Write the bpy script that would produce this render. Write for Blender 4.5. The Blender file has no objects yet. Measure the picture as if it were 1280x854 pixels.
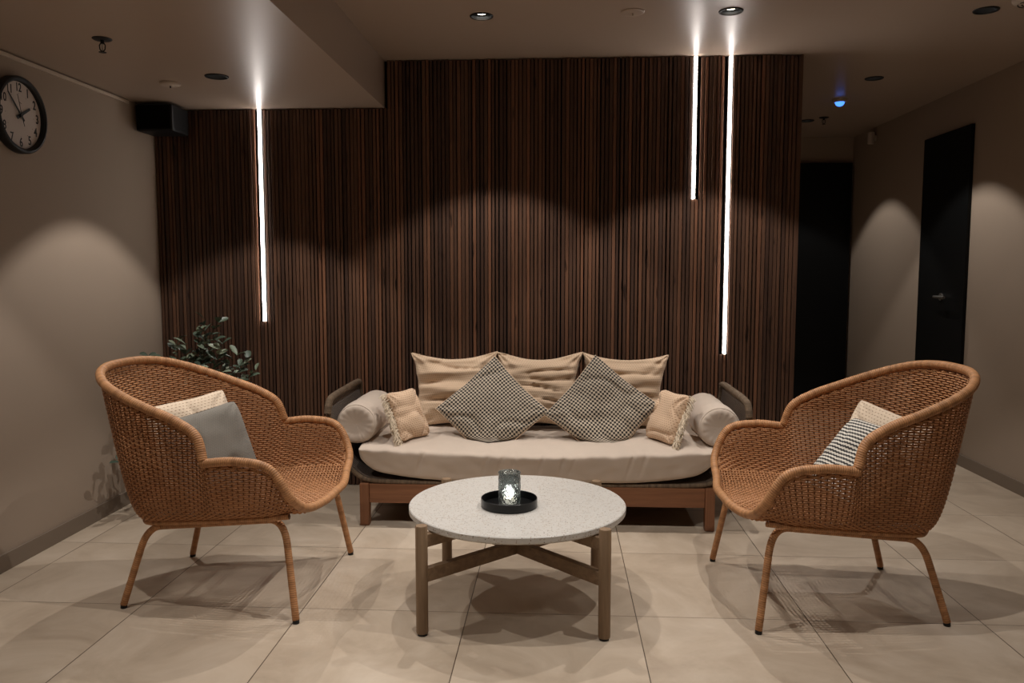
import bpy, bmesh, math, random
from mathutils import Vector, Matrix, Euler, noise
import numpy as np
PI = math.pi
SC = bpy.context.scene
COL = SC.collection
random.seed(4)

# ------------------------------------------------------------------ camera
CAM = Vector((2.1179, -2.7885, 1.2261))
YAW, PITCH, ROLL, FPX = -0.0569, 0.0885, 0.0005, 1008.27
cd = bpy.data.cameras.new('camera'); cam = bpy.data.objects.new('camera', cd); COL.objects.link(cam)
fwd = Vector((math.sin(YAW)*math.cos(PITCH), math.cos(YAW)*math.cos(PITCH), -math.sin(PITCH)))
right = Vector((math.cos(YAW), -math.sin(YAW), 0)); up = right.cross(fwd)
M3 = Matrix((right, up, -fwd)).transposed()
cam.matrix_world = Matrix.Translation(CAM) @ M3.to_4x4()
cd.sensor_width = 36; cd.lens = FPX*36/1280; cd.clip_start = .05
SC.camera = cam
# ------------------------------------------------------------------ world, exposure, lights
W = bpy.data.worlds.new('world'); SC.world = W; W.use_nodes = True
W.node_tree.nodes['Background'].inputs[0].default_value = (1.0, .86, .72, 1)
W.node_tree.nodes['Background'].inputs[1].default_value = 0.05
SC.view_settings.view_transform = 'Standard'; SC.view_settings.look = 'None'
SC.view_settings.exposure = 0.0; SC.view_settings.gamma = 1.0; SC.view_settings.use_curve_mapping = False
SC.cycles.use_denoising = True
SC.cycles.max_bounces = 8; SC.cycles.diffuse_bounces = 5; SC.cycles.transmission_bounces = 8; SC.cycles.transparent_max_bounces = 8
SC.cycles.sample_clamp_indirect = 4.0
WARM = (1.0, .94, .885)
P_SPOT = 54.0        # one recessed downlight, watts
P_FRONT = 50.0
LED_E = 25.0
H, H2 = 2.365, 2.113
XL, XR, YP, XP = -.137, 4.65, 1.676, 3.41
YB = 4.42
SOFX = 1.163
YR = -5.2            # wall behind the photographer

# ------------------------------------------------------------------ material helpers
def S(c):
    return tuple(((v/255)/12.92 if v/255 <= .04045 else ((v/255+.055)/1.055)**2.4) for v in c) + (1,)
class NT:
    def __init__(s, name):
        s.m = bpy.data.materials.new(name); s.m.use_nodes = True
        s.t = s.m.node_tree; s.t.nodes.clear()
        s.out = s.n('ShaderNodeOutputMaterial'); s.b = s.n('ShaderNodeBsdfPrincipled')
        s.l(s.b.outputs[0], s.out.inputs[0])
    def n(s, typ, **kw):
        nd = s.t.nodes.new(typ)
        for k, v in kw.items():
            if k.startswith('i_'):
                k = k[2:]; nd.inputs[int(k) if k.isdigit() else k.replace('_', ' ')].default_value = v
            else: setattr(nd, k, v)
        return nd
    def l(s, a, b): s.t.links.new(a, b)
    def map(s, src, scale=(1, 1, 1), rot=(0, 0, 0)):
        c = s.n('ShaderNodeTexCoord'); m = s.n('ShaderNodeMapping')
        m.inputs['Scale'].default_value = scale; m.inputs['Rotation'].default_value = rot
        s.l(c.outputs[src], m.inputs[0]); return m.outputs[0]
    def noise(s, vec, scale, detail=3, rough=.5, dist=0):
        n = s.n('ShaderNodeTexNoise'); n.inputs['Scale'].default_value = scale; n.inputs['Detail'].default_value = detail
        n.inputs['Roughness'].default_value = rough; n.inputs['Distortion'].default_value = dist
        s.l(vec, n.inputs['Vector']); return n.outputs['Fac']
    def ramp(s, fac, stops):
        r = s.n('ShaderNodeValToRGB'); e = r.color_ramp.elements
        while len(e) < len(stops): e.new(.5)
        for el, (p, c) in zip(e, stops): el.position = p; el.color = c
        s.l(fac, r.inputs[0]); return r.outputs[0]
    def mix(s, fac, a, b, mode='MIX'):
        m = s.n('ShaderNodeMix', data_type='RGBA', blend_type=mode)
        for v, i in ((fac, 0), (a, 6), (b, 7)):
            if hasattr(v, 'links'): s.l(v, m.inputs[i])
            else: m.inputs[i].default_value = v
        return m.outputs[2]
    def math(s, op, a, b=0.0):
        m = s.n('ShaderNodeMath', operation=op)
        for v, i in ((a, 0), (b, 1)):
            if hasattr(v, 'links'): s.l(v, m.inputs[i])
            else: m.inputs[i].default_value = v
        return m.outputs[0]
    def bump(s, h, dist=.002, strength=.5, normal=None):
        b = s.n('ShaderNodeBump'); b.inputs['Distance'].default_value = dist; b.inputs['Strength'].default_value = strength
        s.l(h, b.inputs['Height'])
        if normal is not None: s.l(normal, b.inputs['Normal'])
        s.l(b.outputs[0], s.b.inputs['Normal']); return b.outputs[0]
    def col(s, v):
        if hasattr(v, 'links'): s.l(v, s.b.inputs['Base Color'])
        else: s.b.inputs['Base Color'].default_value = v
    def set(s, rough=.6, metal=0, spec=.5, **kw):
        s.b.inputs['Roughness'].default_value = rough; s.b.inputs['Metallic'].default_value = metal
        s.b.inputs['Specular IOR Level'].default_value = spec
        for k, v in kw.items(): s.b.inputs[k.replace('_', ' ')].default_value = v

def m_plain(name, c, rough=.6, metal=0, spec=.5, var=.12, scale=40):
    n = NT(name); o = n.map('Object')
    f = n.noise(o, scale, 2)
    a = S(c); d = tuple(v*(1-var) for v in a[:3])+(1,)
    n.col(n.mix(f, a, d)); n.set(rough, metal, spec); return n.m
def m_paint(name, c, rough=.6, spec=.4, bump=.25):
    n = NT(name); o = n.map('Object')
    f = n.noise(o, 1.3, 4); a = S(c)
    n.col(n.mix(f, tuple(v*.95 for v in a[:3])+(1,), tuple(min(1, v*1.05) for v in a[:3])+(1,)))
    n.set(rough, 0, spec)
    n.bump(n.noise(o, 180, 3), .0008, bump); return n.m
def m_wood(name, c1, c2, rough=.45, axis=2, sc=1.0, island=False, spec=.4):
    n = NT(name)
    s = [26*sc, 26*sc, 26*sc]; s[axis] = 1.3*sc
    o = n.map('Object', tuple(s))
    f = n.noise(o, 1.6, 5, .6, .6)
    g = n.noise(n.map('Object', tuple(v*6 for v in s)), 1.5, 3, .7)
    c = n.ramp(f, [(.25, S(c2)), (.75, S(c1))])
    c = n.mix(n.math('MULTIPLY', g, .35), c, S(tuple(v*.6 for v in c2)))
    if island:
        gi = n.n('ShaderNodeNewGeometry'); r = gi.outputs['Random Per Island']
        k = n.ramp(r, [(0, (.42, .42, .46, 1)), (.35, (.66, .64, .64, 1)), (.75, (.98, .92, .86, 1)), (1, (1.5, 1.28, 1.12, 1))])
        c = n.mix(1.0, c, k, 'MULTIPLY')
        kn = n.noise(n.map('Object', (30, 30, 5)), 1.0, 2, .5)
        c = n.mix(n.ramp(kn, [(.66, (0, 0, 0, 1)), (.74, (1, 1, 1, 1))]), c, S((24, 12, 8)))
    n.col(c); n.set(rough, 0, spec); n.bump(g, .0006, .4); return n.m
def m_emit(name, c, e):
    n = NT(name); n.set(.5); n.col(S(c)); n.b.inputs['Emission Color'].default_value = S(c); n.b.inputs['Emission Strength'].default_value = e
    return n.m
def m_wrap(name, c1, c2, pitch, rough=.5, depth=.0014):
    """cane or rope wound round a tube: UV.x runs along the tube in metres"""
    n = NT(name); uv = n.map('UV')
    sx = n.n('ShaderNodeSeparateXYZ'); n.l(uv, sx.inputs[0])
    ob = n.noise(n.map('Object'), 25, 3)
    x = n.math('ADD', n.math('MULTIPLY', sx.outputs[0], 2*PI/pitch), n.math('MULTIPLY', sx.outputs[1], 2*PI))
    w = n.math('ABSOLUTE', n.math('SINE', n.math('MULTIPLY', x, .5)))
    big = n.noise(n.map('UV', (1/pitch/3, .2, 1)), 1.0, 1)
    c = n.mix(ob, S(c1), S(c2))
    c = n.mix(n.ramp(big, [(.35, (0, 0, 0, 1)), (.7, (1, 1, 1, 1))]), c, S(tuple(v*.86 for v in c2)))
    c = n.mix(n.ramp(w, [(0, (1, 1, 1, 1)), (.3, (0, 0, 0, 1))]), c, S(tuple(v*.55 for v in c2)))
    n.col(c); n.set(rough, 0, .4); n.bump(w, depth, .7); return n.m
def m_fabric(name, c1, c2, kind, pu=.006, pv=.006, rough=.9, mortar=.3, bump=.6, dist=.002, wob=0):
    """woven cloth laid out in UV metres"""
    n = NT(name); uv = n.map('UV')
    if wob:
        nz = n.n('ShaderNodeTexNoise'); nz.inputs['Scale'].default_value = 40; n.l(uv, nz.inputs['Vector'])
        v = n.n('ShaderNodeVectorMath', operation='SCALE'); n.l(nz.outputs['Color'], v.inputs[0]); v.inputs['Scale'].default_value = wob
        a = n.n('ShaderNodeVectorMath', operation='ADD'); n.l(uv, a.inputs[0]); n.l(v.outputs[0], a.inputs[1]); uv = a.outputs[0]
    if kind == 'brick':
        b = n.n('ShaderNodeTexBrick', offset=.5)
        b.inputs['Scale'].default_value = 1; b.inputs['Brick Width'].default_value = pu; b.inputs['Row Height'].default_value = pv
        b.inputs['Mortar Size'].default_value = mortar*pv; b.inputs['Mortar Smooth'].default_value = .5
        b.inputs['Color1'].default_value = (0, 0, 0, 1); b.inputs['Color2'].default_value = (0, 0, 0, 1); b.inputs['Mortar'].default_value = (1, 1, 1, 1)
        n.l(uv, b.inputs['Vector']); f = b.outputs['Color']
    elif kind == 'dots':
        sx = n.n('ShaderNodeSeparateXYZ'); n.l(uv, sx.inputs[0])
        w = n.math('ADD', n.math('COSINE', n.math('MULTIPLY', sx.outputs[0], 2*PI/pu)), n.math('COSINE', n.math('MULTIPLY', sx.outputs[1], 2*PI/pv)))
        f = n.ramp(n.math('MULTIPLY', n.math('ADD', w, 2), .25), [(.46, (1, 1, 1, 1)), (.54, (0, 0, 0, 1))])
    elif kind == 'stripe':
        sx = n.n('ShaderNodeSeparateXYZ'); n.l(uv, sx.inputs[0])
        z = n.math('MULTIPLY', n.math('SINE', n.math('MULTIPLY', sx.outputs[0], 2*PI/pu)), .55)
        w = n.math('SINE', n.math('ADD', n.math('MULTIPLY', sx.outputs[1], 2*PI/pv), z))
        f = n.ramp(n.math('ADD', n.math('MULTIPLY', w, .5), .5), [(.42, (0, 0, 0, 1)), (.58, (1, 1, 1, 1))])
    else:
        f = n.noise(n.map('UV', (1/pu, 1/pv, 1)), 1.0, 1)
    ob = n.noise(n.map('Object'), 9, 3)
    c = n.mix(f, S(c2), S(c1))
    c = n.mix(n.math('MULTIPLY', ob, .25), c, S(tuple(v*.7 for v in c1)))
    n.col(c); n.set(rough, 0, .2, Sheen_Weight=.15)
    n.bump(n.math('ADD', f, n.math('MULTIPLY', n.noise(uv, 900, 2), .3)), dist, bump); return n.m

M = {}
def floor_mat():
    n = NT('beige_stone_tiles'); tc = n.n('ShaderNodeTexCoord'); o = tc.outputs['Object']
    sx = n.n('ShaderNodeSeparateXYZ'); n.l(o, sx.inputs[0])
    def line(ax, pitch, w):
        d = n.math('DIVIDE', sx.outputs[ax], pitch); fr = n.math('SUBTRACT', d, n.math('ROUND', d))
        a = n.math('MULTIPLY', n.math('ABSOLUTE', fr), pitch)
        return n.math('LESS_THAN', a, w), n.math('FLOOR', d)
    gx, ix = line(0, .6, .0017); gy, iy = line(1, .645, .0013)
    g = n.math('MAXIMUM', gx, gy)
    cx = n.n('ShaderNodeCombineXYZ'); n.l(ix, cx.inputs[0]); n.l(iy, cx.inputs[1])
    wn = n.n('ShaderNodeTexWhiteNoise', noise_dimensions='3D'); n.l(cx.outputs[0], wn.inputs['Vector'])
    off = n.n('ShaderNodeVectorMath', operation='MULTIPLY_ADD'); n.l(wn.outputs['Color'], off.inputs[0]); off.inputs[1].default_value = (9, 9, 9); n.l(o, off.inputs[2])
    f1 = n.noise(off.outputs[0], 2.6, 7, .62, .8); f2 = n.noise(off.outputs[0], 18, 4, .65)
    c = n.ramp(f1, [(.25, S((160, 143, 124))), (.5, S((186, 170, 150))), (.8, S((208, 194, 176)))])
    c = n.mix(n.math('MULTIPLY', n.ramp(f2, [(.55, (0, 0, 0, 1)), (.75, (1, 1, 1, 1))]), .3), c, S((196, 184, 168)))
    tone = n.ramp(wn.outputs['Value'], [(0, (.93, .92, .91, 1)), (1, (1.03, 1.03, 1.03, 1))])
    c = n.mix(1.0, c, tone, 'MULTIPLY')
    c = n.mix(g, c, S((82, 68, 56)))
    n.col(c); n.set(.42, 0, .45)
    n.bump(n.math('SUBTRACT', n.math('MULTIPLY', f2, .25), g), .0008, .4); return n.m
def terrazzo():
    n = NT('white_terrazzo'); o = n.map('Object')
    v = n.n('ShaderNodeTexVoronoi'); v.inputs['Scale'].default_value = 170; n.l(o, v.inputs['Vector'])
    sp = n.n('ShaderNodeSeparateColor'); n.l(v.outputs['Color'], sp.inputs[0])
    r = n.math('MULTIPLY', n.math('LESS_THAN', v.outputs['Distance'], .34), n.math('GREATER_THAN', sp.outputs[0], .62))
    tint = n.ramp(sp.outputs[1], [(0, S((96, 88, 84))), (.5, S((150, 128, 108))), (1, S((188, 172, 156)))])
    v2 = n.n('ShaderNodeTexVoronoi'); v2.inputs['Scale'].default_value = 75; n.l(o, v2.inputs['Vector'])
    sp2 = n.n('ShaderNodeSeparateColor'); n.l(v2.outputs['Color'], sp2.inputs[0])
    r2 = n.math('MULTIPLY', n.math('LESS_THAN', v2.outputs['Distance'], .3), n.math('GREATER_THAN', sp2.outputs[0], .8))
    c = n.mix(n.noise(o, 60, 3), S((190, 186, 179)), S((204, 201, 195)))
    c = n.mix(r2, c, S((182, 172, 160))); c = n.mix(r, c, tint)
    n.col(c); n.set(.33, 0, .5); return n.m
def glass_mat():
    n = NT('smoked_patterned_glass'); o = n.map('Object')
    n.set(.12, 0, .5, Transmission_Weight=.95, IOR=1.45); n.col(S((158, 166, 166)))
    v = n.n('ShaderNodeTexVoronoi'); v.inputs['Scale'].default_value = 95; n.l(o, v.inputs['Vector'])
    n.bump(v.outputs['Distance'], .008, 1.0); return n.m
def leaf_mat():
    n = NT('green_leaf'); g = n.n('ShaderNodeNewGeometry')
    n.col(n.ramp(g.outputs['Random Per Island'], [(0, S((50, 62, 52))), (.6, S((88, 104, 86))), (1, S((146, 156, 132)))]))
    n.set(.42, 0, .5); return n.m
def build_mats():
    M['floor'] = floor_mat(); M['terrazzo'] = terrazzo(); M['glass'] = glass_mat(); M['leaf'] = leaf_mat()
    M['wall'] = m_paint('greige_wall_paint', (158, 142, 126), .7, .3)
    n = NT('ceiling_satin_paint'); o = n.map('Object'); n.col(S((162, 145, 130))); n.set(.37, 0, .36)
    n.bump(n.noise(o, 260, 3), .0005, .25); M['ceil'] = n.m
    M['base'] = m_paint('taupe_tile_skirting', (122, 108, 94), .55, .4)
    M['bead'] = m_paint('pale_bead', (190, 176, 158), .5, .4)
    M['doorblack'] = m_plain('near_black_door', (9, 11, 12), .5, 0, .2, .1)
    M['black'] = m_plain('matt_black', (14, 15, 17), .5, 0, .4, .1)
    M['blackmetal'] = m_plain('black_lacquered_metal', (16, 17, 18), .3, .3, .5, .1)
    M['slat'] = m_wood('dark_walnut_slat', (118, 88, 70), (86, 63, 51), .42, 2, 1.0, True, .35)
    M['backing'] = m_plain('black_felt_backing', (9, 7, 6), .95, 0, .1)
    M['teak'] = m_wood('oiled_teak', (152, 104, 72), (114, 74, 50), .45, 0, 1)
    M['teakv'] = m_wood('oiled_teak_upright', (148, 100, 70), (110, 72, 48), .45, 2, 1)
    M['ash'] = m_wood('weathered_teak', (156, 130, 102), (120, 96, 72), .55, 2, 1.2)
    M['ashx'] = m_wood('weathered_teak_beam', (152, 126, 98), (114, 90, 68), .55, 0, 1.2)
    M['cane'] = m_wrap('wrapped_cane', (202, 150, 104), (184, 130, 84), .0075)
    M['strand'] = m_plain('rattan_strand', (190, 136, 92), .5, 0, .35, .35, 28)
    M['stake'] = m_plain('rattan_stake', (124, 78, 46), .55, 0, .3, .3, 28)
    M['rope'] = m_wrap('brown_rope_wrap', (128, 108, 86), (100, 82, 64), .006, .85, .0016)
    M['ropeweave'] = m_fabric('brown_rope_weave', (98, 78, 60), (44, 34, 26), 'brick', .02, .007, .9, .35)
    M['canvas'] = m_fabric('off_white_canvas', (202, 187, 172), (196, 180, 164), 'n', .003, .003, .85, bump=.15, dist=.0008)
    M['waffle'] = m_fabric('beige_waffle_cotton', (218, 191, 162), (134, 102, 76), 'brick', .014, .0125, .95, .55, .5)
    M['pinkwaffle'] = m_fabric('rose_waffle_cotton', (220, 190, 160), (136, 92, 66), 'brick', .013, .0115, .95, .5, .7)
    M['knit'] = m_fabric('black_and_cream_weave', (196, 182, 162), (10, 12, 18), 'dots', .0155, .0155, .9, .30, .8, .002, .002)
    M['greylinen'] = m_fabric('grey_linen', (136, 131, 122), (114, 109, 101), 'brick', .006, .006, .9, .3, .3)
    M['creamknit'] = m_fabric('cream_knit', (224, 204, 180), (174, 146, 120), 'brick', .016, .0125, .95, .55, .7, .003, .002)
    M['zigzag'] = m_fabric('black_cream_zigzag', (208, 202, 190), (12, 15, 22), 'stripe', .016, .0150, .9)
    M['fringe'] = m_plain('cream_cotton_fringe', (228, 212, 188), .95, 0, .1, .2, 200)
    M['white'] = m_plain('off_white_plastic', (176, 162, 148), .5, 0, .4, .05)
    M['face'] = m_plain('clock_face_white', (200, 190, 182), .6, 0, .3, .08, 8)
    M['cup'] = m_plain('dark_reflector', (92, 98, 104), .28, .85, .5, .1)
    M['lens'] = m_emit('downlight_lens', (255, 236, 214), 14)
    M['lensdim'] = m_emit('downlight_lens_deep', (255, 236, 214), 2.5)
    M['led'] = m_emit('led_diffuser', (255, 246, 240), LED_E)
    M['blue'] = m_emit('blue_indicator_dome', (70, 130, 255), 2.2)
    M['flame'] = m_emit('led_candle_flame', (255, 250, 240), 34)
    M['wax'] = m_emit('lit_white_wax', (255, 240, 220), 1.4)
    M['soil'] = m_plain('dark_soil', (40, 30, 24), .95)
    M['pot'] = m_plain('charcoal_pot', (46, 44, 42), .6)
    M['stem'] = m_plain('brown_stem', (78, 66, 46), .7)
    M['steel'] = m_plain('brushed_steel', (150, 148, 144), .35, .9)
build_mats()

# ------------------------------------------------------------------ geometry helpers
def link(name, mesh, mat=None, parent=None, smooth=False, **kw):
    o = bpy.data.objects.new(name, mesh); COL.objects.link(o)
    if mat is not None:
        mesh.materials.clear(); mesh.materials.append(mat)
    if smooth:
        mesh.polygons.foreach_set('use_smooth', [True]*len(mesh.polygons))
    if parent is not None: o.parent = parent
    for k, v in kw.items(): o[k] = v
    return o
def thing(name, label, cat, loc=(0, 0, 0), rz=0, group=None):
    o = bpy.data.objects.new(name, None); COL.objects.link(o); o.empty_display_size = .1
    o.location = loc; o.rotation_euler = (0, 0, rz)
    o['label'] = label; o['category'] = cat
    if group: o['group'] = group
    return o
def tag(o, label, cat, group=None):
    o['label'] = label; o['category'] = cat
    if group: o['group'] = group
    return o
class MB:
    """collects shapes that make ONE mesh"""
    def __init__(s): s.v = []; s.f = []; s.uv = []
    def add(s, vs, fs, uvs=None):
        b = len(s.v); s.v += [tuple(v) for v in vs]; s.f += [tuple(i+b for i in f) for f in fs]
        s.uv += uvs if uvs else [[(0, 0)]*len(f) for f in fs]
    def box(s, lo, hi, bev=0, rot=None, piv=None):
        bm = bmesh.new(); bmesh.ops.create_cube(bm, size=1)
        d = [hi[i]-lo[i] for i in range(3)]; c = [(hi[i]+lo[i])/2 for i in range(3)]
        bmesh.ops.transform(bm, matrix=Matrix.Translation(c) @ Matrix.Diagonal((*d, 1)), verts=bm.verts)
        if bev: bmesh.ops.bevel(bm, geom=bm.edges[:], offset=bev, segments=2, affect='EDGES', profile=.6)
        if rot is not None:
            p = Matrix.Translation(piv or c); bmesh.ops.transform(bm, matrix=p @ rot @ p.inverted(), verts=bm.verts)
        bm.verts.ensure_lookup_table(); bm.verts.index_update()
        s.add([v.co for v in bm.verts], [[v.index for v in f.verts] for f in bm.faces]); bm.free(); return s
    def tube(s, pts, r, n=10, closed=False, caps=True, flat=1.0):
        pts = [Vector(p) for p in pts]; N = len(pts)
        rs = r if hasattr(r, '__len__') else [r]*N
        T = []
        for i in range(N):
            a = pts[(i-1) % N] if closed or i > 0 else pts[0]; b = pts[(i+1) % N] if closed or i < N-1 else pts[-1]
            t = (b-a); T.append(t.normalized() if t.length > 1e-9 else Vector((0, 0, 1)))
        u = T[0].orthogonal().normalized(); vs = []; L = [0]
        for i in range(N):
            u = (u - T[i]*u.dot(T[i])); u = u.normalized() if u.length > 1e-6 else T[i].orthogonal().normalized()
            w = T[i].cross(u)
            for k in range(n):
                a = 2*PI*k/n; vs.append(pts[i]+(u*math.cos(a)+w*math.sin(a)*flat)*rs[i])
            if i: L.append(L[-1]+(pts[i]-pts[i-1]).length)
        fs = []; uv = []
        R = N if closed else N-1
        L.append(L[-1]+(pts[0]-pts[-1]).length)
        for i in range(R):
            j = (i+1) % N
            for k in range(n):
                k2 = (k+1) % n; fs.append((i*n+k, i*n+k2, j*n+k2, j*n+k))
                a, b = k/n, (k+1)/n; uv.append([(L[i], a), (L[i], b), (L[i+1], b), (L[i+1], a)])
        if caps and not closed:
            fs.append(tuple(range(n-1, -1, -1))); uv.append([(0, 0)]*n)
            fs.append(tuple((N-1)*n+k for k in range(n))); uv.append([(L[N-1], 0)]*n)
        s.add(vs, fs, uv); return s
    def lathe(s, prof, n=48, c=(0, 0, 0), axis='z', cap=True):
        vs = []; fs = []; uv = []
        for (r, z) in prof:
            for k in range(n):
                a = 2*PI*k/n; x, y = r*math.cos(a), r*math.sin(a)
                p = (x, y, z) if axis == 'z' else ((z, x, y) if axis == 'x' else (y, z, x))
                vs.append((p[0]+c[0], p[1]+c[1], p[2]+c[2]))
        for i in range(len(prof)-1):
            for k in range(n):
                k2 = (k+1) % n; fs.append((i*n+k, i*n+k2, (i+1)*n+k2, (i+1)*n+k))
                uv.append([(k/n, prof[i][1]), ((k+1)/n, prof[i][1]), ((k+1)/n, prof[i+1][1]), (k/n, prof[i+1][1])])
        if cap:
            if prof[0][0] > 1e-6: fs.append(tuple(range(n-1, -1, -1))); uv.append([(0, 0)]*n)
            if prof[-1][0] > 1e-6: fs.append(tuple((len(prof)-1)*n+k for k in range(n))); uv.append([(0, 0)]*n)
        s.add(vs, fs, uv); return s
    def grid(s, P, uvf=None, closeu=False):
        nu, nv = len(P), len(P[0]); vs = [p for row in P for p in row]; fs = []; uv = []
        for i in range(nu if closeu else nu-1):
            for j in range(nv-1):
                i2 = (i+1) % nu
                fs.append((i*nv+j, i2*nv+j, i2*nv+j+1, i*nv+j+1))
                uv.append([uvf(a, b) for a, b in ((i, j), (i+1, j), (i+1, j+1), (i, j+1))] if uvf else [(0, 0)]*4)
        s.add(vs, fs, uv); return s
    def build(s, name, mat, parent=None, smooth=True, sharp=40, **kw):
        me = bpy.data.meshes.new(name); me.from_pydata(s.v, [], s.f)
        ul = me.uv_layers.new(name='UVMap'); flat = [c for f in s.uv for p in f for c in p]; ul.data.foreach_set('uv', flat)
        me.update()
        bm = bmesh.new(); bm.from_mesh(me)
        if len(bm.verts) < 40000: bmesh.ops.remove_doubles(bm, verts=bm.verts, dist=1e-6)
        bmesh.ops.recalc_face_normals(bm, faces=bm.faces); bm.to_mesh(me); bm.free()
        o = link(name, me, mat, parent, smooth, **kw)
        if smooth and sharp: me.set_sharp_from_angle(angle=math.radians(sharp))
        return o
def cr(P, n=8):
    P = [Vector(p) for p in P]; Q = [2*P[0]-P[1]]+P+[2*P[-1]-P[-2]]; out = []
    for i in range(1, len(Q)-2):
        a, b, c, d = Q[i-1:i+3]
        for k in range(n):
            t = k/n; out.append(.5*((2*b)+(c-a)*t+(2*a-5*b+4*c-d)*t*t+(3*b-a-3*c+d)*t**3))
    out.append(Q[-2]); return out
def resample(P, n):
    L = [0]
    for a, b in zip(P, P[1:]): L.append(L[-1]+(b-a).length)
    out = []; j = 0
    for i in range(n):
        t = L[-1]*i/(n-1)
        while j < len(P)-2 and L[j+1] < t: j += 1
        s = (t-L[j])/max(1e-9, L[j+1]-L[j]); out.append(P[j].lerp(P[j+1], min(1, s)))
    return out
def copy_tree(o, parent=None):
    c = o.copy(); COL.objects.link(c)
    if parent is not None: c.parent = parent
    for ch in list(o.children): copy_tree(ch, c)
    return c
def struct(o): o['kind'] = 'structure'; return o

# ------------------------------------------------------------------ room shell
def box(name, lo, hi, mat, parent=None, bev=0, **kw):
    return MB().box(lo, hi, bev).build(name, mat, parent, smooth=False, **kw)
struct(box('floor', (XL-.1, YR-.1, -.08), (XR+.1, YB+.1, 0), M['floor']))
struct(box('wall_left', (XL-.1, YR, 0), (XL, YP+.3, H), M['wall']))
struct(box('wall_right', (XR, YR, 0), (XR+.1, YB, H), M['wall']))
struct(box('wall_far', (XP-.3, YB, 0), (XR+.1, YB+.1, H), M['wall']))
struct(box('wall_back', (XL, YP+.045, 0), (XP-.004, YP+.3, H), M['wall']))
struct(box('wall_corridor', (XP-.2, YP+.3, 0), (XP-.004, YB, H), M['wall']))
struct(box('wall_front', (XL-.1, YR-.1, 0), (XR+.1, YR, H), M['wall']))
def plate_with_holes(name, x0, y0, x1, y1, z, holes, mat):
    cu = bpy.data.curves.new('tmp', 'CURVE'); cu.dimensions = '2D'; cu.fill_mode = 'BOTH'
    def sp(pts):
        s = cu.splines.new('POLY'); s.points.add(len(pts)-1); s.use_cyclic_u = True
        for p, q in zip(s.points, pts): p.co = (q[0], q[1], 0, 1)
    sp([(x0, y0), (x1, y0), (x1, y1), (x0, y1)])
    for (hx, hy, r) in holes: sp([(hx+r*math.cos(2*PI*k/32), hy+r*math.sin(2*PI*k/32)) for k in range(32)])
    t = bpy.data.objects.new('tmp', cu); COL.objects.link(t)
    dg = bpy.context.evaluated_depsgraph_get(); me = bpy.data.meshes.new_from_object(t.evaluated_get(dg), depsgraph=dg)
    bpy.data.objects.remove(t); bpy.data.curves.remove(cu)
    me.name = name
    o = link(name, me, mat); o.location = (0, 0, z); return struct(o)
RING = .0455
DL_HI = [(1.768, .943), (2.874, .936), (3.991, .985), (3.993, 2.253), (4.014, 3.628)]
DL_LO = [(.547, .928)]
FR_HI = [(1.768, -.42), (2.88, -.42), (3.99, -.36), (1.768, -1.75), (2.88, -1.75), (3.99, -1.75), (2.3, -3.2), (3.6, -3.2)]
FR_LO = [(.547, -.42), (.547, -1.75)]
plate_with_holes('ceiling', SOFX, YR, XR, YB, H, [(x, y, RING) for x, y in DL_HI+FR_HI], M['ceil'])
plate_with_holes('ceiling', XL, YR, SOFX, YP+.045, H2, [(x, y, RING) for x, y in DL_LO+FR_LO], M['ceil'])
struct(box('trim_1', (SOFX-.02, YR, H2-.0005), (SOFX, YP+.045, H), M['ceil']))
struct(box('roof_void' if 0 else 'void_cover', (XL-.1, YR-.1, H+.12), (XR+.1, YB+.1, H+.15), M['backing']))  # unseen dark sheet closing the void above the ceilings, not a trim
hb = .0726
struct(box('baseboard_left', (XL, YR, 0), (XL+.011, YP, hb), M['base'], bev=.0015))
struct(box('baseboard_right', (XR-.011, YR, 0), (XR, YB, hb), M['base'], bev=.0015))
struct(box('baseboard_far', (XP, YB-.011, 0), (XR-.011, YB, hb), M['base'], bev=.0015))
struct(MB().box((XL, YR, H2-.022), (XL+.012, 1.40, H2-.006), .002).build('trim_3', M['bead'], smooth=False))
# far door (black, ceiling-high opening at the corridor's end)
d = struct(box('door_1', (3.72, YB-.05, .0), (4.63, YB, 2.14), M['doorblack'], bev=.003))
# black flush door on the right wall
d2 = struct(box('door_2', (XR-.022, 2.37, .15), (XR, 3.01, 2.115), M['doorblack'], bev=.003))
hd = MB(); hd.tube([(XR-.022, 2.66, 1.05), (XR-.07, 2.66, 1.05), (XR-.07, 2.52, 1.05)], .009, 10)
hd.lathe([(.024, XR-.03), (.024, XR-.022)], 24, (0, 2.66, 1.05), 'x'); hd.build('door_handle', M['steel'], d2)

# ------------------------------------------------------------------ slatted panel and led strips
LEDS = [(.463, .936, H2), (2.846, 1.608, H), (3.031, .765, H)]
def slats():
    root = thing('slatted_wall_panel', 'dark walnut slatted panel covering the wall behind the sofa', 'wall panel', (0, YP+.04, 0))
    MB().box((XL+.001, -.012, .0), (XP, .004, H2-.002)).box((SOFX, -.012, H2-.002), (XP, .004, H-.002)).build('backing_board', M['backing'], root, smooth=False)
    m = MB(); x = XL+.004; k = 0; pitch = .0212
    led = lambda x0, x1: [l for l in LEDS if x1 > l[0]-.0135 and x0 < l[0]+.0135]
    dtop = 0
    while x < XP-.012:
        w = random.choice((.0135, .0155, .0165, .0175)); dep = random.choice((.024, .027, .030))
        top = (H2 if x+w/2 < SOFX else H)-.002-(.004 if (k//6) % 2 else 0)
        if x+w > XP: break
        cuts = led(x, x+w)
        if cuts: top = cuts[0][1]-.002
        if x < SOFX < x+w: top = H2-.002
        m.box((x, -.012-dep, .0), (x+w, -.010, top), .0018)
        x += pitch; k += 1
    m.box((XP-.010, -.040, 0), (XP, .26, H-.002), .0015)
    m.build('slats', M['slat'], root, smooth=False)
slats()
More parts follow.
